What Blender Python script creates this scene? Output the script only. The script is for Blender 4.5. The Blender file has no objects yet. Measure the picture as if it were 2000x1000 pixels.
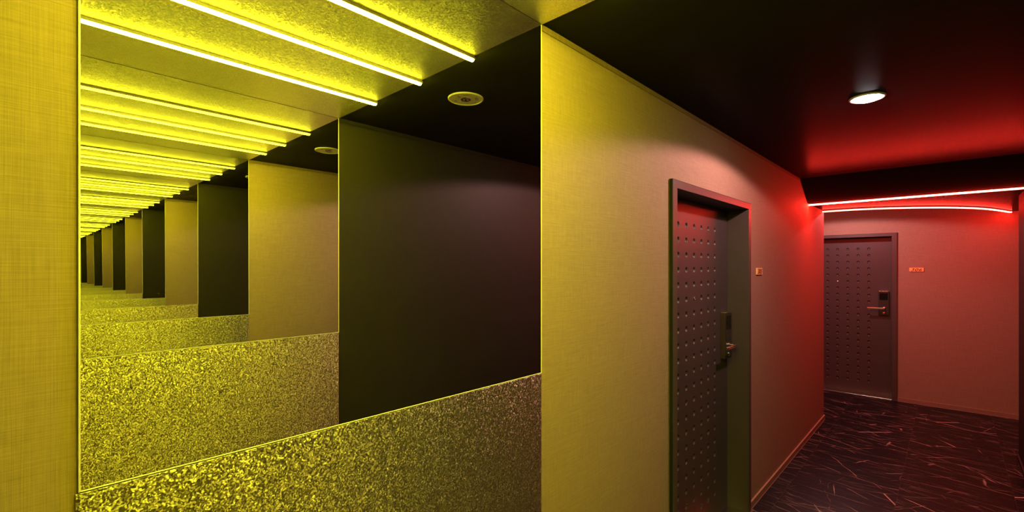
import bpy, bmesh, math, random
from mathutils import Vector, Matrix
random.seed(7)
C = bpy.context.scene.collection
SC = bpy.context.scene
A = 0.97            # metres per room unit (eye to mirror wall)
EYE = 1.66          # eye height, room units
# ---------------------------------------------------------------- camera
cam_d = bpy.data.cameras.new('camera'); cam = bpy.data.objects.new('camera', cam_d); C.objects.link(cam)
cam_d.sensor_width = 36.0
cam_d.lens = 909.25/2000*36.0
cam_d.shift_y = 22.77/2000
cam_d.clip_start = 0.02
YAW = 0.817         # from +Y (into the mirror wall) towards +X (along the corridor)
cam.location = (0, 0, EYE*A)
cam.rotation_euler = (math.pi/2, 0, -YAW)
SC.camera = cam
# ---------------------------------------------------------------- world and exposure
w = bpy.data.worlds.new('world'); SC.world = w; w.use_nodes = True
w.node_tree.nodes['Background'].inputs[0].default_value = (0.0, 0.0, 0.0, 1)
SC.view_settings.view_transform = 'Standard'; SC.view_settings.look = 'None'
SC.view_settings.exposure = 0.0; SC.view_settings.gamma = 1.0
SC.view_settings.use_curve_mapping = False
cy = SC.cycles
cy.max_bounces = 40; cy.glossy_bounces = 36; cy.diffuse_bounces = 4; cy.transmission_bounces = 4
cy.sample_clamp_indirect = 6.0; cy.use_denoising = True
cy.caustics_reflective = True; cy.blur_glossy = 0.4
# strengths of the lamps (used by their builders below)
TUBE = (1.0, 0.95, 0.024); TUBE_S = 215.0
RED = (1.0, 0.024, 0.015); RED_S = 265.0; RED2_S = 105.0
WARM = (1.0, 0.46, 0.42); WARM2 = (1.0, 0.48, 0.50)
SPOT_W = 62.0; SPOT2_W = 42.0
# ---------------------------------------------------------------- room numbers (room units: s along corridor, n towards mirror wall, h above eye)
W = 1.4394; S0, S1 = 0.0663, 1.206
HC, HB, HF = 0.8183, -0.3535, -1.66
NL, NR = 1.0, 1.0 - W
SCOR, SRC, SFAR = 6.055, 5.93, 7.505
HS = 0.622          # bulkhead underside
D1 = (2.247, 3.378); D2 = (0.522, 1.653); HD = 0.395   # clear door openings
FW = 0.05
def P(s, n, h): return Vector((s*A, n*A, (h+EYE)*A))
# ---------------------------------------------------------------- mesh helpers
def obj(name, bm, m, parent=None, smooth=False):
    bmesh.ops.recalc_face_normals(bm, faces=bm.faces[:])
    me = bpy.data.meshes.new(name); bm.to_mesh(me); bm.free()
    if m: me.materials.append(m)
    if smooth:
        for p in me.polygons: p.use_smooth = True
    o = bpy.data.objects.new(name, me); C.objects.link(o)
    if parent:
        o.parent = parent; o.matrix_parent_inverse = Matrix.Translation(-parent.location)
    return o
def empty(name, loc):
    o = bpy.data.objects.new(name, None); C.objects.link(o); o.location = loc; o.empty_display_size = .05; return o
def struct(o, label=None):
    o['kind'] = 'structure'
    if label: o['label'] = label
    return o
def tag(o, label, cat, group=None):
    o['label'] = label; o['category'] = cat
    if group: o['group'] = group
    return o
def box(bm, s0, s1, n0, n1, h0, h1, bev=0.0):
    vs = [bm.verts.new(P(s, n, h)) for s in (s0, s1) for n in (n0, n1) for h in (h0, h1)]
    q = [(0,1,3,2),(4,6,7,5),(0,4,5,1),(2,3,7,6),(0,2,6,4),(1,5,7,3)]
    fs = [bm.faces.new([vs[i] for i in f]) for f in q]
    if bev:
        es = {e for f in fs for e in f.edges}
        bmesh.ops.bevel(bm, geom=list(es), offset=bev*A, segments=2, affect='EDGES', profile=.5)
def prism(bm, pts, h0, h1, n_axis=False):
    lo = [bm.verts.new(P(s, n, h0)) for s, n in pts]; hi = [bm.verts.new(P(s, n, h1)) for s, n in pts]
    bm.faces.new(lo); bm.faces.new(hi)
    k = len(pts)
    for i in range(k): bm.faces.new([lo[i], lo[(i+1)%k], hi[(i+1)%k], hi[i]])
def sweep(bm, path, prof, caps=True):
    """path: (s,n) points; prof: (offset to the right of travel, h) loop"""
    rings = []
    for i, (s, n) in enumerate(path):
        a = Vector(path[max(i-1, 0)]); b = Vector(path[min(i+1, len(path)-1)])
        t = (b-a).normalized(); r = Vector((t.y, -t.x))
        rings.append([bm.verts.new(P(s+r.x*o, n+r.y*o, h)) for o, h in prof])
    k = len(prof)
    for a, b in zip(rings, rings[1:]):
        for i in range(k): bm.faces.new([a[i], a[(i+1)%k], b[(i+1)%k], b[i]])
    if caps: bm.faces.new(rings[0]); bm.faces.new(rings[-1])
def disc(bm, s, n, prof, seg=48):
    """turned about a vertical axis; prof: (radius, h) in room units"""
    rings = []
    for r, h in prof:
        if r < 1e-6: rings.append([bm.verts.new(P(s, n, h))])
        else: rings.append([bm.verts.new(P(s+r*math.cos(2*math.pi*i/seg), n+r*math.sin(2*math.pi*i/seg), h)) for i in range(seg)])
    for a, b in zip(rings, rings[1:]):
        for i in range(seg):
            j = (i+1) % seg
            if len(a) == 1 and len(b) == 1: continue
            if len(a) == 1: bm.faces.new([a[0], b[i], b[j]])
            elif len(b) == 1: bm.faces.new([a[i], a[j], b[0]])
            else: bm.faces.new([a[i], a[j], b[j], b[i]])
# ---------------------------------------------------------------- materials
class NT:
    def __init__(s, name):
        s.m = bpy.data.materials.new(name); s.m.use_nodes = True
        s.t = s.m.node_tree; s.b = s.t.nodes['Principled BSDF']
    def n(s, typ, **kw):
        x = s.t.nodes.new(typ)
        for k, v in kw.items():
            if isinstance(k, str) and hasattr(x, k) and not k.startswith('i_'): setattr(x, k, v)
        return x
    def l(s, a, b): s.t.links.new(a, b)
    def math(s, op, a, b=None, c=None, clamp=False):
        x = s.t.nodes.new('ShaderNodeMath'); x.operation = op; x.use_clamp = clamp
        for i, v in enumerate((a, b, c)):
            if v is None: continue
            if isinstance(v, (int, float)): x.inputs[i].default_value = v
            else: s.l(v, x.inputs[i])
        return x.outputs[0]
    def vec(s, x, y, z):
        c = s.t.nodes.new('ShaderNodeCombineXYZ')
        for i, v in enumerate((x, y, z)):
            if isinstance(v, (int, float)): c.inputs[i].default_value = v
            else: s.l(v, c.inputs[i])
        return c.outputs[0]
    def xyz(s):
        tc = s.t.nodes.new('ShaderNodeNewGeometry'); sp = s.t.nodes.new('ShaderNodeSeparateXYZ')
        s.l(tc.outputs['Position'], sp.inputs[0]); return sp.outputs
    def noise(s, v, scale=1.0, detail=2.0, rough=.5, dist=0.0):
        x = s.t.nodes.new('ShaderNodeTexNoise'); s.l(v, x.inputs['Vector'])
        x.inputs['Scale'].default_value = scale; x.inputs['Detail'].default_value = detail
        x.inputs['Roughness'].default_value = rough; x.inputs['Distortion'].default_value = dist
        return x.outputs['Fac']
    def mix(s, f, a, b):
        x = s.t.nodes.new('ShaderNodeMix'); x.data_type = 'RGBA'
        for i, v in ((0, f), (6, a), (7, b)):
            if isinstance(v, (int, float)): x.inputs[i].default_value = v
            elif isinstance(v, tuple): x.inputs[i].default_value = (*v, 1)
            else: s.l(v, x.inputs[i])
        return x.outputs[2]
    def bump(s, h, strength, dist):
        x = s.t.nodes.new('ShaderNodeBump'); x.inputs['Strength'].default_value = strength
        x.inputs['Distance'].default_value = dist; s.l(h, x.inputs['Height']); s.l(x.outputs[0], s.b.inputs['Normal'])
    def set(s, **k):
        for a, v in k.items():
            i = s.b.inputs[a.replace('_', ' ')]
            if isinstance(v, tuple): i.default_value = (*v, 1)
            elif isinstance(v, (int, float)): i.default_value = v
            else: s.l(v, i)
        return s
def plain(name, col, rough=.5, metal=0.0, spec=.5, emit=None, es=0.0):
    t = NT(name); t.set(Base_Color=col, Roughness=rough, Metallic=metal)
    t.b.inputs['Specular IOR Level'].default_value = spec
    if emit: t.b.inputs['Emission Color'].default_value = (*emit, 1); t.b.inputs['Emission Strength'].default_value = es
    return t.m
def fabric(name, lo, hi, rough=.7, spec=.3, contrast=1.0, bump=.25):
    t = NT(name); x, y, z = t.xyz()
    u = t.math('ADD', x, y)
    v1 = t.noise(t.vec(t.math('MULTIPLY', u, 560), t.math('MULTIPLY', z, 9), 0), detail=1)
    v2 = t.noise(t.vec(t.math('MULTIPLY', u, 11), t.math('MULTIPLY', z, 560), 3.3), detail=1)
    v3 = t.noise(t.vec(t.math('MULTIPLY', u, 60), t.math('MULTIPLY', z, 60), 7.1), detail=3)
    f = t.math('ADD', t.math('MULTIPLY', t.math('ADD', v1, v2), .5), t.math('MULTIPLY', t.math('SUBTRACT', v3, .5), .25))
    f2 = t.math('MULTIPLY_ADD', t.math('SUBTRACT', f, .5), 2.6*contrast, .5, clamp=True)
    t.set(Base_Color=t.mix(f2, lo, hi), Roughness=rough)
    t.b.inputs['Specular IOR Level'].default_value = spec
    t.bump(f, bump, .002)
    return t.m
def glitter(name, lo, hi, metal=1.0, rough=.30, k=.22, scale=300, kv=1.0):
    t = NT(name); g = t.n('ShaderNodeNewGeometry')
    v = t.n('ShaderNodeTexVoronoi'); t.l(g.outputs['Position'], v.inputs['Vector']); v.inputs['Scale'].default_value = scale
    v2 = t.n('ShaderNodeTexVoronoi'); t.l(g.outputs['Position'], v2.inputs['Vector']); v2.inputs['Scale'].default_value = scale*.47
    def off(col, kk):
        a = t.n('ShaderNodeVectorMath', operation='SUBTRACT'); t.l(col, a.inputs[0]); a.inputs[1].default_value = (.5, .5, .5)
        b = t.n('ShaderNodeVectorMath', operation='SCALE'); t.l(a.outputs[0], b.inputs[0]); b.inputs['Scale'].default_value = kk
        return b.outputs[0]
    s1 = t.n('ShaderNodeVectorMath', operation='ADD'); t.l(off(v.outputs['Color'], k*1.6), s1.inputs[0]); t.l(off(v2.outputs['Color'], k*.7), s1.inputs[1])
    sv = t.n('ShaderNodeVectorMath', operation='MULTIPLY'); t.l(s1.outputs[0], sv.inputs[0]); sv.inputs[1].default_value = (1, 1, kv)
    s2 = t.n('ShaderNodeVectorMath', operation='ADD'); t.l(g.outputs['Normal'], s2.inputs[0]); t.l(sv.outputs[0], s2.inputs[1])
    s3 = t.n('ShaderNodeVectorMath', operation='NORMALIZE'); t.l(s2.outputs[0], s3.inputs[0]); t.l(s3.outputs[0], t.b.inputs['Normal'])
    sp = t.n('ShaderNodeSeparateColor'); t.l(v.outputs['Color'], sp.inputs[0])
    f = t.math('POWER', sp.outputs[1], 1.3)
    t.set(Base_Color=t.mix(f, lo, hi), Roughness=rough, Metallic=metal)
    return t.m
def marble(name):
    t = NT(name); x, y, z = t.xyz()
    TS, TN = 1.2, 0.6       # tile size along s, n
    OX, OY = 0.37, 0.335
    tx = t.math('DIVIDE', t.math('ADD', x, OX), TS); ty = t.math('DIVIDE', t.math('ADD', y, OY), TN)
    ix = t.math('FLOOR', tx); iy = t.math('FLOOR', ty)
    fx = t.math('ABSOLUTE', t.math('SUBTRACT', t.math('FRACT', tx), .5)); fy = t.math('ABSOLUTE', t.math('SUBTRACT', t.math('FRACT', ty), .5))
    jx = t.math('GREATER_THAN', fx, .5-.0012/TS); jy = t.math('GREATER_THAN', fy, .5-.0012/TN)
    joint = t.math('MAXIMUM', jx, jy)
    wn = t.n('ShaderNodeTexWhiteNoise', noise_dimensions='2D'); t.l(t.vec(ix, iy, 0), wn.inputs['Vector'])
    wo = t.math('MULTIPLY', wn.outputs['Value'], 40.0)
    total = None
    # angle (deg from n axis), across freq, along freq, half width, mask threshold, brightness, distortion
    # angle from the n axis (deg), cells per metre across, along, half width, mask threshold, brightness
    layers = [(7, 5.0, .55, .010, .44, .75), (16, 3.4, .50, .0075, .46, .95), (-5, 7.5, .75, .013, .47, .45),
              (30, 2.3, .60, .0060, .48, 1.0), (-24, 2.6, .70, .0065, .52, .85), (11, 12., 1.0, .022, .46, .26),
              (3, 15., 1.3, .026, .48, .20), (62, 1.8, .9, .0055, .53, 1.0), (-60, 2.0, 1.0, .0060, .55, .9)]
    wob = t.noise(t.vec(t.math('MULTIPLY', x, 9), t.math('MULTIPLY', y, 9), wo), detail=2)
    wob = t.math('MULTIPLY', t.math('SUBTRACT', wob, .5), .035)
    for i, (ang, fa, fl, hw, thr, br) in enumerate(layers):
        a = math.radians(ang); ca, sa = math.cos(a), math.sin(a)
        al = t.math('ADD', t.math('MULTIPLY', y, ca), t.math('MULTIPLY', x, sa))
        ac = t.math('ADD', t.math('SUBTRACT', t.math('MULTIPLY', x, ca), t.math('MULTIPLY', y, sa)), wob)
        v = t.vec(t.math('ADD', t.math('MULTIPLY', ac, fa), i*7.7), t.math('ADD', t.math('MULTIPLY', al, fl), wo), 0)
        vo = t.n('ShaderNodeTexVoronoi', feature='DISTANCE_TO_EDGE', voronoi_dimensions='2D'); t.l(v, vo.inputs['Vector'])
        vo.inputs['Scale'].default_value = 1.0
        mk = t.noise(t.vec(t.math('MULTIPLY', ac, fa*.9), t.math('MULTIPLY', al, fl*3.0+1), t.math('ADD', wo, 50+i*5.3)), detail=2)
        mk = t.math('MULTIPLY', t.math('SUBTRACT', mk, thr), 8.0, clamp=True)
        ln = t.math('SUBTRACT', 1.0, t.math('DIVIDE', vo.outputs['Distance'], t.math('MULTIPLY', t.math('ADD', t.math('MULTIPLY', mk, .9), .2), hw*.62)), clamp=True)
        c = t.math('MULTIPLY', t.math('MULTIPLY', ln, mk), br)
        total = c if total is None else t.math('MAXIMUM', total, c)
    cloud = t.noise(t.vec(t.math('MULTIPLY', x, 2.2), t.math('MULTIPLY', y, 2.2), wo), detail=4)
    base = t.mix(cloud, (.004, .0052, .0065), (.010, .012, .014))
    col = t.mix(total, base, (.85, .68, .66))
    col = t.mix(t.math('MULTIPLY', joint, .6), col, (.07, .05, .05))
    t.set(Base_Color=col, Roughness=.34)
    t.b.inputs['Specular IOR Level'].default_value = .16
    return t.m
M = {}
M['fabric'] = fabric('greige_woven_fabric', (.205, .145, .105), (.345, .250, .185), contrast=.65)
M['dark_fabric'] = fabric('charcoal_woven_fabric', (.013, .011, .010), (.022, .019, .017), rough=.6, spec=.15, contrast=.6, bump=.15)
M['shade_fab'] = fabric('painted_shade_fabric', (.15, .10, .06), (.24, .17, .11))  # wall fabric colour darkened to paint in the shade at the wall top
M['ceil'] = plain('charcoal_satin_ceiling_paint', (.022, .020, .021), .26, spec=.5)
M['ceil'].node_tree.nodes['Principled BSDF'].inputs['IOR'].default_value = 1.03
M['glitter'] = glitter('bronze_glitter_laminate', (.72, .66, .56), (1.0, .97, .92), rough=.40, k=.14)
M['glitter_wall'] = glitter('bronze_glitter_wall_laminate', (.82, .74, .58), (1.0, .96, .84), rough=.34, k=.085, scale=400, kv=6.2)
M['mirror'] = plain('mirror_glass', (.88, .885, .85), 0.0, metal=1.0)
M['edge'] = plain('polished_mirror_edge', (.92, .92, .86), .3, metal=.35)
M['marble'] = marble('black_marble_with_fine_veins')
M['door'] = plain('taupe_door_paint', (.054, .044, .045), .44, spec=.42)
M['frame'] = plain('taupe_frame_paint', (.066, .054, .052), .45, spec=.3)
M['chrome'] = plain('brushed_chrome', (.75, .72, .70), .22, metal=1.0)
M['bronze'] = plain('dark_bronze_lock_body', (.10, .075, .06), .35, metal=.6)
M['plate'] = plain('dark_brown_cover_plate', (.030, .024, .022), .3, spec=.5)
M['black'] = plain('glossy_black_plastic', (.006, .006, .008), .12)
M['gap'] = plain('dark_gap', (.004, .004, .004), .8)
M['tube'] = plain('yellow_tube_diffuser', (.8, .8, .6), .4, emit=TUBE, es=TUBE_S)
M['alu'] = plain('anodised_aluminium', (.55, .52, .45), .35, metal=.8)
M['red'] = plain('red_light_diffuser', (.8, .6, .6), .4, emit=RED, es=RED_S)
M['red2'] = plain('red_light_diffuser_dimmer', (.8, .6, .6), .4, emit=RED, es=RED2_S)
M['housing'] = plain('dark_light_housing', (.03, .025, .025), .5)
M['lamp'] = plain('white_lamp_diffuser', (.9, .9, .9), .4, emit=(1, .82, .80), es=80.0)
M['white'] = plain('white_plastic', (.75, .74, .70), .4)
M['grey'] = plain('grey_print', (.22, .21, .18), .6)
M['brass'] = plain('orange_brass_plate', (1.0, .60, .22), .45, metal=.1)
M['ink'] = plain('dark_red_digit_paint', (.10, .012, .008), .5)
M['base_top'] = plain('pale_skirting_bead', (.36, .25, .20), .35)
# ---------------------------------------------------------------- structure: floor and ceiling
SB = -2.6; NPL, NPR = 3.2, -2.6
bm = bmesh.new(); box(bm, SB-.2, 7.9, NPR-.2, NPL+.2, HF-.1, HF); struct(obj('floor', bm, M['marble']))
bm = bmesh.new(); box(bm, SB-.2, 7.9, NPR-.2, NPL+.2, HC, HC+.1); struct(obj('ceiling', bm, M['ceil']))
# bulkhead over the lobby: sloped front, round recess by the far wall
half = [(6.005, 1.03), (6.005, .80), (6.065, .56), (6.20, .315), (6.385, .08), (6.53, -.05), (6.70, -.175), (6.88, -.27), (7.06, -.342), (7.24, -.405), (7.40, -.455), (7.505, -.50)]
arc = [(s, 2.06-n) for s, n in half[::-1]] + half[1:]
def smooth_path(pts, k=4):
    out = []
    for i in range(len(pts)-1):
        p0 = pts[max(i-1, 0)]; p1 = pts[i]; p2 = pts[i+1]; p3 = pts[min(i+2, len(pts)-1)]
        for j in range(k):
            t = j/k
            out.append(tuple(.5*((2*p1[a])+(-p0[a]+p2[a])*t+(2*p0[a]-5*p1[a]+4*p2[a]-p3[a])*t*t+(-p0[a]+3*p1[a]-3*p2[a]+p3[a])*t**3) for a in (0, 1)))
    out.append(pts[-1]); return out
arc = smooth_path(arc)
SBT, SBB = 4.93, 5.245
pts = [(SBB, NPL), (SBB, NPR), (SFAR, NPR)] + [(p[0], p[1]) for p in arc[::-1]] + [(SFAR, NPL)]
bm = bmesh.new(); prism(bm, pts, HS, HC)
# sloped front wedge
v = [bm.verts.new(P(*q)) for q in ((SBB, NPL, HS), (SBB, NPL, HC), (SBT, NPL, HC), (SBB, NPR, HS), (SBB, NPR, HC), (SBT, NPR, HC))]
for f in ((0, 1, 2), (3, 5, 4), (0, 2, 5, 3), (1, 4, 5, 2), (0, 3, 4, 1)): bm.faces.new([v[i] for i in f])
struct(obj('ceiling_bulkhead', bm, M['ceil']))
# ---------------------------------------------------------------- structure: walls
def wall(name, boxes, m):
    bm = bmesh.new()
    for b in boxes: box(bm, *b)
    return struct(obj(name, bm, m))
TW = .3
wall('wall_left', [(SB, D1[0]-FW+.004, NL, NL+TW, HF, HC), (D1[1]+FW-.004, SCOR, NL, NL+TW, HF, HC), (D1[0]-FW+.004, D1[1]+FW-.004, NL, NL+TW, HD+FW-.02, HC),
                   (SCOR-TW, SCOR, NL+TW, NPL, HF, HC), (D1[0]-FW, D1[1]+FW, NL+.24, NL+TW, HF, HD+FW)], M['fabric'])
wall('wall_right', [(SB, SRC, NR-TW, NR, HF, HC), (SRC-TW, SRC, NPR, NR-TW, HF, HC)], M['dark_fabric'])
wall('wall_far', [(SFAR, SFAR+TW, D2[1]+FW-.004, NPL, HF, HC), (SFAR, SFAR+TW, NPR, D2[0]-FW+.004, HF, HC), (SFAR, SFAR+TW, D2[0]-FW+.004, D2[1]+FW-.004, HD+FW-.02, HC),
                  (SFAR+.24, SFAR+TW, D2[0]-FW, D2[1]+FW, HF, HD+FW)], M['fabric'])
wall('wall_back', [(SB-.2, SB, NR-TW, NL+TW, HF, HC)], M['dark_fabric'])
wall('wall_passage_left', [(SCOR-TW, SFAR+TW, NPL, NPL+.2, HF, HC)], M['fabric'])
wall('wall_passage_right', [(SRC-TW, SFAR+TW, NPR-.2, NPR, HF, HC)], M['fabric'])
# skirting with a pale bead
BH, BT = .046, .010
def skirt(name, segs, m, bead='base_top'):
    root = None
    bm = bmesh.new()
    for s0, s1, n0, n1 in segs: box(bm, s0, s1, n0, n1, HF, HF+BH)
    o = struct(obj(name, bm, m))
    bm = bmesh.new()
    for s0, s1, n0, n1 in segs:
        box(bm, s0-.001, s1+.001, n0-.001, n1+.001, HF+BH, HF+BH+.0028); box(bm, s0-.002, s1+.002, n0-.002, n1+.002, HF, HF+.0025)
    obj('skirting_bead', bm, M[bead], o)
    return o
M['skirt'] = fabric('brown_skirting', (.20, .13, .10), (.30, .21, .17))
skirt('baseboard_left', [(S1+.004, D1[0]-FW-.002, NL-BT, NL-.0005), (D1[1]+FW+.002, SCOR+BT, NL-BT, NL-.0005), (SCOR+.0005, SCOR+BT, NL, NPL-.01)], M['skirt'])
skirt('baseboard_far', [(SFAR-BT, SFAR-.0005, NPR+.01, D2[0]-FW-.002), (SFAR-BT, SFAR-.0005, D2[1]+FW+.002, NPL-.01)], M['skirt'])
skirt('baseboard_right', [(S1+.004, SRC+BT, NR+.0005, NR+BT), (SRC+.0005, SRC+BT, NPR+.01, NR)], M['dark_fabric'], 'housing')
# added strips imitating the shade band under the ceiling; left one coloured darker
bm = bmesh.new(); box(bm, S1+.004, SBT+.04, NL-.003, NL-.0003, HC-.021, HC-.0005); struct(obj('shade_strip_1', bm, M['shade_fab']))
bm = bmesh.new(); box(bm, S1+.004, SBT+.04, NR+.0003, NR+.003, HC-.021, HC-.0005); struct(obj('shade_strip_2', bm, M['dark_fabric']))
# ---------------------------------------------------------------- doors
def dented_leaf(width, height, m, parent, place, cols, rows, c0, r0, dc, dr, skip, thick=.045, name='door_leaf'):
    """leaf front at local depth 0; u across, v up from leaf bottom, all in room units. place(u, depth, v) -> world"""
    bm = bmesh.new(); R = .0155; K = 16
    cache = {}
    def V(u, d, v):
        key = (round(u, 5), round(d, 5), round(v, 5))
        if key not in cache: cache[key] = bm.verts.new(place(u, d, v))
        return cache[key]
    us = [c0+dc*(i-.5) for i in range(cols+1)]; vs = [r0+dr*(j-.5) for j in range(rows+1)]
    for i in range(cols):
        for j in range(rows):
            u0, u1, v0, v1 = us[i], us[i+1], vs[j], vs[j+1]; uc, vc = (u0+u1)/2, (v0+v1)/2
            per = []
            q = K//4
            cs = [(u0, v0), (u1, v0), (u1, v1), (u0, v1)]
            for e in range(4):
                a, b = cs[e], cs[(e+1) % 4]
                for t in range(q): per.append((a[0]+(b[0]-a[0])*t/q, a[1]+(b[1]-a[1])*t/q))
            ring0 = [V(a, 0, b) for a, b in per]
            if (i, j) in skip: bm.faces.new(ring0); continue
            angs = [-math.pi*.75+2*math.pi*t/K for t in range(K)]
            prev = ring0
            for rr, dd in ((R*1.15, 0), (R, .002), (R*.86, .0070), (R*.6, .0105), (R*.3, .0120)):
                cur = [bm.verts.new(place(uc+rr*math.cos(a), dd, vc+rr*math.sin(a))) for a in angs]
                for t in range(K):
                    f = bm.faces.new([prev[t], prev[(t+1) % K], cur[(t+1) % K], cur[t]])
                    f.smooth = rr < R*1.1
                prev = cur
            bm.faces.new(prev)
    # margins
    q = K//4
    ul = [us[0]+(us[1]-us[0])*t/q for t in range(q*cols+1)]; 
    ul = [us[0]+dc*t/q for t in range(q*cols+1)]; vl = [vs[0]+dr*t/q for t in range(q*rows+1)]
    for t in range(len(ul)-1):
        bm.faces.new([V(ul[t], 0, 0), V(ul[t+1], 0, 0), V(ul[t+1], 0, vs[0]), V(ul[t], 0, vs[0])])
        bm.faces.new([V(ul[t], 0, vs[-1]), V(ul[t+1], 0, vs[-1]), V(ul[t+1], 0, height), V(ul[t], 0, height)])
    for t in range(len(vl)-1):
        bm.faces.new([V(0, 0, vl[t]), V(us[0], 0, vl[t]), V(us[0], 0, vl[t+1]), V(0, 0, vl[t+1])])
        bm.faces.new([V(us[-1], 0, vl[t]), V(width, 0, vl[t]), V(width, 0, vl[t+1]), V(us[-1], 0, vl[t+1])])
    for a, b, c, d in ((0, us[0], 0, vs[0]), (us[-1], width, 0, vs[0]), (0, us[0], vs[-1], height), (us[-1], width, vs[-1], height)):
        bm.faces.new([V(a, 0, c), V(b, 0, c), V(b, 0, d), V(a, 0, d)])
    # back and sides
    bk = [bm.verts.new(place(*q)) for q in ((0, thick, 0), (width, thick, 0), (width, thick, height), (0, thick, height))]
    bm.faces.new(bk[::-1])
    fr = [bm.verts.new(place(*q)) for q in ((0, 0.0002, 0), (width, 0.0002, 0), (width, 0.0002, height), (0, 0.0002, height))]
    for i in range(4): bm.faces.new([fr[i], fr[(i+1) % 4], bk[(i+1) % 4], bk[i]])
    me = bpy.data.meshes.new(name); 
    bm.normal_update(); bm.to_mesh(me); bm.free(); me.materials.append(m)
    o = bpy.data.objects.new(name, me); C.objects.link(o); o.parent = parent; o.matrix_parent_inverse = Matrix.Translation(-parent.location)
    return o
def lathe_out(bm, place, u, v, prof, seg=24):
    """turned about the axis sticking out of the leaf; prof: (radius, outward distance)"""
    rings = []
    for r, d in prof:
        if r < 1e-6: rings.append([bm.verts.new(place(u, -d, v))])
        else: rings.append([bm.verts.new(place(u+r*math.cos(2*math.pi*i/seg), -d, v+r*math.sin(2*math.pi*i/seg))) for i in range(seg)])
    for a, b in zip(rings, rings[1:]):
        for i in range(seg):
            j = (i+1) % seg
            if len(b) == 1: bm.faces.new([a[i], a[j], b[0]])
            elif len(a) == 1: bm.faces.new([a[0], b[i], b[j]])
            else: bm.faces.new([a[i], a[j], b[j], b[i]])
def pbox(bm, place, u0, u1, d0, d1, v0, v1, bev=0.0):
    vs = [bm.verts.new(place(u, -d, v)) for u in (u0, u1) for d in (d0, d1) for v in (v0, v1)]
    q = [(0,1,3,2),(4,6,7,5),(0,4,5,1),(2,3,7,6),(0,2,6,4),(1,5,7,3)]
    fs = [bm.faces.new([vs[i] for i in f]) for f in q]
    if bev:
        es = {e for f in fs for e in f.edges}
        bmesh.ops.bevel(bm, geom=list(es), offset=bev*A, segments=3, affect='EDGES', profile=.5)
def make_door(name, place, width, root_loc, peep_col, label):
    """place(u, depth, v): u from the lock side edge of the clear opening towards the hinges, depth into the wall from the leaf front, v above floor"""
    root = empty(name, root_loc); struct(root, label)
    height = HD - HF
    leaf_gap = .010
    pl = lambda u, d, v: place(u+leaf_gap, d, v+.010)
    rows, cols = 21, 7
    rr0 = (.2465-20*.0865)-HF-.010
    dented_leaf(width-2*leaf_gap, height-.013, M['door'], root, pl, cols, rows, .2315, rr0, .113, .0865, {(peep_col, rows-6)})
    # frame: jambs and head, front lip proud of the wall
    LEAFD = .12
    bm = bmesh.new()
    pbox(bm, place, -FW, 0, -.052, LEAFD+.017, 0, height, .0004)
    pbox(bm, place, width, width+FW, -.052, LEAFD+.017, 0, height, .0004)
    pbox(bm, place, -FW, width+FW, -.052, LEAFD+.017, height, height+FW-.012, .0004)
    # dark joint around the outside of the frame
    jb = bmesh.new()
    pbox(jb, place, -FW-.004, -FW+.0003, LEAFD, LEAFD+.0155, 0, height+FW-.009); pbox(jb, place, width+FW-.0003, width+FW+.004, LEAFD, LEAFD+.0155, 0, height+FW-.009)
    pbox(jb, place, -FW, width+FW, LEAFD, LEAFD+.0155, height+FW-.0123, height+FW-.009)
    obj('edge_seal', jb, M['gap'], root)
    # stops behind the leaf
    pbox(bm, place, -.002, .02, -.052, -.046, 0, height); pbox(bm, place, width-.02, width+.002, -.052, -.046, 0, height)
    pbox(bm, place, -.002, width+.002, -.052, -.046, height-.02, height+.002)
    obj('door_frame', bm, M['frame'], root)
    bm = bmesh.new(); pbox(bm, place, .001, width-.001, -.04, LEAFD+.004, 0.0003, .009, .0035); obj('threshold', bm, M['chrome'], root)
    # lock: body, card reader, lever, key cylinder
    u0, u1 = .033, .141; v0, v1 = -.612-HF, -.302-HF
    T = .038
    bm = bmesh.new(); pbox(bm, place, u0, u1, -.001, T-.006, v0, v1, .004)
    lk = obj('lock_body', bm, M['bronze'], root)
    bm = bmesh.new(); pbox(bm, place, u0+.001, u1-.001, T-.006, T-.001, v0+.002, v1-.006, .002); obj('cover_plate', bm, M['plate'], lk)
    bm = bmesh.new(); pbox(bm, place, u0+.004, u1-.004, .004, T+.001, v1-.006, v1+.004, .002); o = obj('top_cap', bm, M['chrome'], lk)
    o['label'] = 'chrome cap along the top of the lock'
    bm = bmesh.new(); pbox(bm, place, u0+.012, u1-.012, T-.002, T+.0015, v1-.112, v1-.020, .002); obj('card_reader', bm, M['black'], lk)
    hv = -.521-HF
    bm = bmesh.new()
    lathe_out(bm, place, u0+.048, hv, [(.018, T-.004), (.018, T+.004), (.010, T+.007), (.010, T+.045), (0, T+.045)])
    pbox(bm, place, u0+.036, u0+.222, T+.036, T+.052, hv-.011, hv+.011, .005)
    obj('lever_handle', bm, M['chrome'], lk, smooth=False)
    bm = bmesh.new(); lathe_out(bm, place, u0+.052, v0+.030, [(.014, T-.004), (.014, T+.003), (.009, T+.005), (.009, T+.003), (0, T+.003)]); obj('key_cylinder', bm, M['chrome'], lk)
    # door viewer
    uu = leaf_gap+.2315+.113*peep_col; vv = .010+rr0+.0865*(rows-6)
    bm = bmesh.new(); lathe_out(bm, place, uu, vv, [(.010, -.002), (.010, .003), (.007, .0045), (.0055, .002), (.003, .003), (0, .0035)]); obj('peephole', bm, M['chrome'], root)
    return root
lv = NL+.12
make_door('door_1', lambda u, d, v: Vector(((D1[1]-u)*A, (lv+d)*A, v*A)), D1[1]-D1[0], P(sum(D1)/2, NL, HF), 3, 'taupe door')
sl = SFAR+.12
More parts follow.
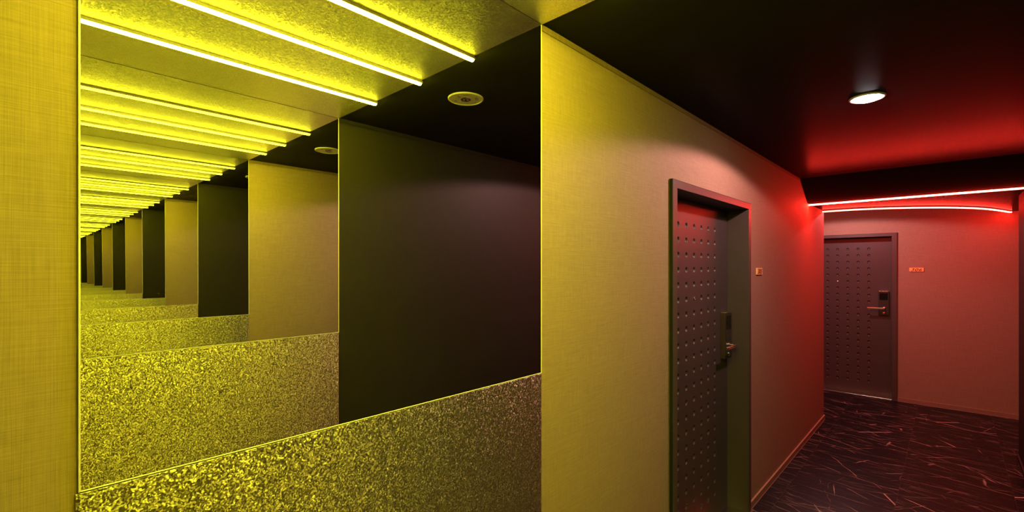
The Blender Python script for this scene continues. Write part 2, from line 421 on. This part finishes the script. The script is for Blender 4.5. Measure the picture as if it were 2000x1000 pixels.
make_door('door_2', lambda u, d, v: Vector(((sl+d)*A, (D2[0]+u)*A, v*A)), D2[1]-D2[0], P(SFAR, sum(D2)/2, HF), 3, 'taupe door')
bpy.data.objects['door_1']['label'] = 'nearer taupe door with rows of round dents, deep in the left wall'
bpy.data.objects['door_2']['label'] = 'farther taupe door with rows of round dents, facing down the corridor'
# ---------------------------------------------------------------- mirrors
def make_mirror(n0, sign, label, warp):
    """sign: +1 mirror face looks towards -n (left wall), -1 looks towards +n"""
    T = .0042
    root = empty('wall_mirror', P((S0+S1)/2, n0, HB)); tag(root, label, 'mirror', 'facing wall mirrors')
    bm = bmesh.new(); NX, NZ = 24, 24
    def face_n(s, h):
        return n0 - sign*T - (warp[0]*(s-S1/2) + warp[1]*(h-.2) + warp[2]*(h-.2)*(s-S1/2))
    g = [[bm.verts.new(P(S0+.0022+(S1-S0-.0044)*i/NX, face_n(S0+.0022+(S1-S0-.0044)*i/NX, HB+.0015+(HC-HB-.0055)*j/NZ), HB+.0015+(HC-HB-.0055)*j/NZ)) for j in range(NZ+1)] for i in range(NX+1)]
    for i in range(NX):
        for j in range(NZ):
            f = [g[i][j], g[i+1][j], g[i+1][j+1], g[i][j+1]]
            bm.faces.new(f if sign > 0 else f[::-1])
    # thickness behind the silvered face
    b0 = [bm.verts.new(P(s, n0-sign*.0008, h)) for s, h in ((S0+.0022, HB+.0022), (S1-.0022, HB+.0022), (S1-.0022, HC-.004), (S0+.0022, HC-.004))]
    bm.faces.new(b0)
    me_faces = None
    me = bpy.data.meshes.new('mirror_glass'); bm.normal_update(); bm.to_mesh(me); bm.free(); me.materials.append(M['mirror'])
    for p in me.polygons: p.use_smooth = len(p.vertices) == 4 and p.index < NX*NZ
    o = bpy.data.objects.new('mirror_glass', me); C.objects.link(o); o.parent = root; o.matrix_parent_inverse = Matrix.Translation(-root.location)
    a, b = sorted((n0-sign*(T+.0016), n0-sign*.0004))
    for s0, s1, h0, h1 in ((S0, S0+.003, HB, HC-.004), (S1-.003, S1, HB, HC-.004), (S0+.003, S1-.003, HB, HB+.0022)):
        bm = bmesh.new(); box(bm, s0, s1, a, b, h0, h1, .0012); obj('edge_strip', bm, M['edge'], root)
    return root
make_mirror(NL, 1, 'large mirror on the left wall showing an endless tunnel, beside the yellow fabric', (0, 0, 0))
make_mirror(NR, -1, 'facing mirror on the dark right wall, seen only within the left one', (.0004, .0003, .0006))
# ---------------------------------------------------------------- glitter panels
def panel(name, b, label, cat, m='glitter_wall'):
    bm = bmesh.new(); box(bm, *b, .0008); return tag(obj(name, bm, M[m]), label, cat, 'glitter wall panels' if m == 'glitter_wall' else None)
panel('glitter_wall_panel', (S0-.003, S1-.0015, NL-.0048, NL-.0004, HF, HB-.0015), 'gold glitter wall panel below the large mirror, edge lit at top', 'wall panel')
panel('glitter_wall_panel', (S0-.003, S1-.0015, NR+.0004, NR+.0048, HF, HB-.0015), 'gold glitter panel of the facing wall, seen in the mirror below its edge', 'wall panel')
o = panel('glitter_ceiling_panel', (S0-.003, S1+.001, NR+.0055, NL-.0055, HC-.0035, HC-.0003), 'glitter ceiling panel above the mirrors carrying three yellow light tubes', 'ceiling panel', 'glitter')
# ---------------------------------------------------------------- yellow tubes
tlabels = ['yellow light tube on the glitter ceiling, nearest the large mirror', 'yellow light tube on the glitter ceiling, middle of three', 'yellow light tube on the glitter ceiling, nearest the facing mirror']
for n, lab in zip((.650, .310, -.059), tlabels):
    root = empty('light_tube', P((S0+S1)/2, n, HC-.0035)); tag(root, lab, 'light', 'yellow light tubes on the ceiling')
    e0, e1 = S0+.026, S1+.006
    ht = HC-.0035
    bm = bmesh.new(); box(bm, e0, e1, n-.0095, n+.0095, ht-.011, ht-.0002, .001); obj('mounting_rail', bm, M['alu'], root)
    bm = bmesh.new()
    k = 10; prof = [(.0088*math.cos(math.pi*i/k), ht-.0112-.0095*math.sin(math.pi*i/k)) for i in range(k+1)]
    rings = []
    for ds, sc_ in ((.000, .25), (.0015, .62), (.004, .88), (.008, 1.0)): rings.append((e0+ds, sc_))
    for ds, sc_ in ((.008, 1.0), (.004, .88), (.0015, .62), (.000, .25)): rings.append((e1-ds, sc_))
    rv = [[bm.verts.new(P(s_, n+o*c_, ht-.0112+(h_-(ht-.0112))*c_)) for o, h_ in prof] for s_, c_ in rings]
    for a, b in zip(rv, rv[1:]):
        for q_ in range(len(prof)): bm.faces.new([a[q_], a[(q_+1) % len(prof)], b[(q_+1) % len(prof)], b[q_]])
    bm.faces.new(rv[0]); bm.faces.new(rv[-1]); obj('tube_diffuser', bm, M['tube'], root)
    for a, b in ((e0-.002, e0), (e1, e1+.002)):
        bm = bmesh.new(); box(bm, a, b, n-.0088, n+.0088, ht-.0108, ht-.0004, .0006); obj('end_cap', bm, M['alu'], root)
# ---------------------------------------------------------------- red light strips
def led(name, path, label, off, m='red'):
    root = empty(name, P(path[0][0], path[0][1], HS)); tag(root, label, 'light', 'red light strips')
    bm = bmesh.new(); sweep(bm, path, [(off-.009, HS-.0003), (off+.009, HS-.0003), (off+.009, HS-.010), (off-.009, HS-.010)]); obj('housing', bm, M['housing'], root)
    k = 8; bm = bmesh.new(); sweep(bm, path, [(off+.0105*math.cos(math.pi*i/k), HS-.0102-.012*math.sin(math.pi*i/k)) for i in range(k+1)]); obj('light_diffuser', bm, M[m], root)
led('red_light_strip', [(5.262, NL-.008), (5.262, .5), (5.262, 0), (5.262, NR+.008)], 'straight red light strip under the dark bulkhead edge', 0)
led('curved_red_light_strip', arc[:-2], 'curved red light strip around the round ceiling recess by the far door', .014, 'red2')
# ---------------------------------------------------------------- downlights
def downlight(s, n, h, label, watt, group, col=WARM):
    root = empty('downlight', P(s, n, h)); tag(root, label, 'light', group)
    bm = bmesh.new(); disc(bm, s, n, [(.072, h-.0003), (.073, h-.004), (.069, h-.007), (.060, h-.0065), (.058, h-.002), (.058, h-.0003)]); obj('trim_ring', bm, M['white'], root, smooth=True)
    bm = bmesh.new(); disc(bm, s, n, [(0, h-.019), (.02, h-.0185), (.038, h-.015), (.052, h-.009), (.0575, h-.002)]); obj('lamp_lens', bm, M['lamp'], root, smooth=True)
    ld = bpy.data.lights.new('downlight_beam', 'SPOT'); ld.energy = watt; ld.color = col; ld.spot_size = math.radians(163); ld.spot_blend = .12; ld.shadow_soft_size = .03
    lo = bpy.data.objects.new('downlight_beam', ld); C.objects.link(lo); lo.parent = root; lo.matrix_parent_inverse = Matrix.Translation(-root.location); lo.location = P(s, n, h-.042)
    return root
downlight(2.80, .287, HC, 'glowing round downlight in the dark corridor ceiling', SPOT_W, 'ceiling downlights')
downlight(6.66, .95, HC, 'round downlight hidden in the recess above the far door', SPOT2_W, 'ceiling downlights', WARM2)
# ---------------------------------------------------------------- emergency light disc
es, en, eh = 1.488, .288, HC
root = empty('emergency_light', P(es, en, eh)); tag(root, 'round white emergency light flat on the dark ceiling, seen in the mirror', 'light')
R_ = .086
bm = bmesh.new(); disc(bm, es, en, [(R_, eh-.0003), (R_, eh-.004), (R_-.003, eh-.0065), (R_-.007, eh-.0065), (R_-.009, eh-.004), (0, eh-.004)]); obj('cover', bm, M['white'], root, smooth=False)
bm = bmesh.new(); disc(bm, es, en, [(.026, eh-.004), (.025, eh-.007), (.020, eh-.009), (.018, eh-.006), (0, eh-.005)]); obj('lens_ring', bm, M['chrome'], root, smooth=True)
for a in range(3):
    ss, nn = es+.011*math.cos(a*2.094), en+.011*math.sin(a*2.094)
    bm = bmesh.new(); disc(bm, ss, nn, [(.006, eh-.005), (.005, eh-.009), (0, eh-.0115)], 16); obj('lens', bm, M['chrome'], root, smooth=True)
bm = bmesh.new(); disc(bm, es-.046, en+.008, [(.006, eh-.004), (.005, eh-.008), (0, eh-.009)], 16); obj('test_button', bm, M['chrome'], root, smooth=True)
for a0, a1, r in ((.5, 1.25, .058), (.55, 1.2, .050), (1.9, 2.5, .055), (4.2, 4.9, .055), (-.15, .1, .064)):
    bm = bmesh.new(); k = 12; row = []
    for i in range(k+1):
        b = a0+(a1-a0)*i/k; row.append([bm.verts.new(P(es+rr*math.cos(b), en+rr*math.sin(b), hh)) for rr, hh in ((r-.002, eh-.0039), (r-.002, eh-.0044), (r+.002, eh-.0044), (r+.002, eh-.0039))])
    for a, b in zip(row, row[1:]):
        for q in range(4): bm.faces.new([a[q], a[(q+1) % 4], b[(q+1) % 4], b[q]])
    bm.faces.new(row[0]); bm.faces.new(row[-1]); obj('printed_mark', bm, M['grey'], root)
# ---------------------------------------------------------------- room number plates
def number_plate(txt, place, root_loc, label):
    root = empty('number_plate', root_loc); tag(root, label, 'sign', 'room number plates')
    Wd, Hd = .133, .047
    bm = bmesh.new(); pbox(bm, place, 0, Wd, .0004, .009, 0, Hd, .0012); obj('plate', bm, M['brass'], root)
    cu = bpy.data.curves.new('digits_curve', 'FONT'); cu.body = txt; cu.size = 1; cu.extrude = .02; cu.shear = .35; cu.space_character = 1.15; cu.offset = .012
    co = bpy.data.objects.new('digits_tmp', cu); C.objects.link(co)
    bpy.context.view_layer.update()
    me = bpy.data.meshes.new_from_object(co.evaluated_get(bpy.context.evaluated_depsgraph_get()))
    bpy.data.objects.remove(co); bpy.data.curves.remove(cu)
    xs = [v.co.x for v in me.vertices]; ys = [v.co.y for v in me.vertices]; zs = [v.co.z for v in me.vertices]
    x0, x1, y0, y1, z0, z1 = min(xs), max(xs), min(ys), max(ys), min(zs), max(zs)
    for v in me.vertices:
        u = .014+(v.co.x-x0)/(x1-x0)*(Wd-.028); vv = .006+(v.co.y-y0)/(y1-y0)*(Hd-.012); d = .0085+(v.co.z-z0)/(z1-z0)*.0022
        v.co = place(u, -d, vv)
    me.name = 'digits'; me.materials.clear(); me.materials.append(M['ink'])
    bm = bmesh.new(); bm.from_mesh(me); bmesh.ops.recalc_face_normals(bm, faces=bm.faces[:]); bm.to_mesh(me); bm.free()
    o = bpy.data.objects.new('digits', me); C.objects.link(o); o.parent = root; o.matrix_parent_inverse = Matrix.Translation(-root.location)
    return root
number_plate('305', lambda u, d, v: Vector(((3.594+u)*A, (NL+d)*A, (EYE-.050+v)*A)), P(3.66, NL, -.05), 'small orange number plate reading 305 on the wall beside the nearer door')
number_plate('306', lambda u, d, v: Vector(((SFAR+d)*A, (.355-u)*A, (EYE-.048+v)*A)), P(SFAR, .29, -.05), 'small orange number plate reading 306 on the red wall beside the farther door')
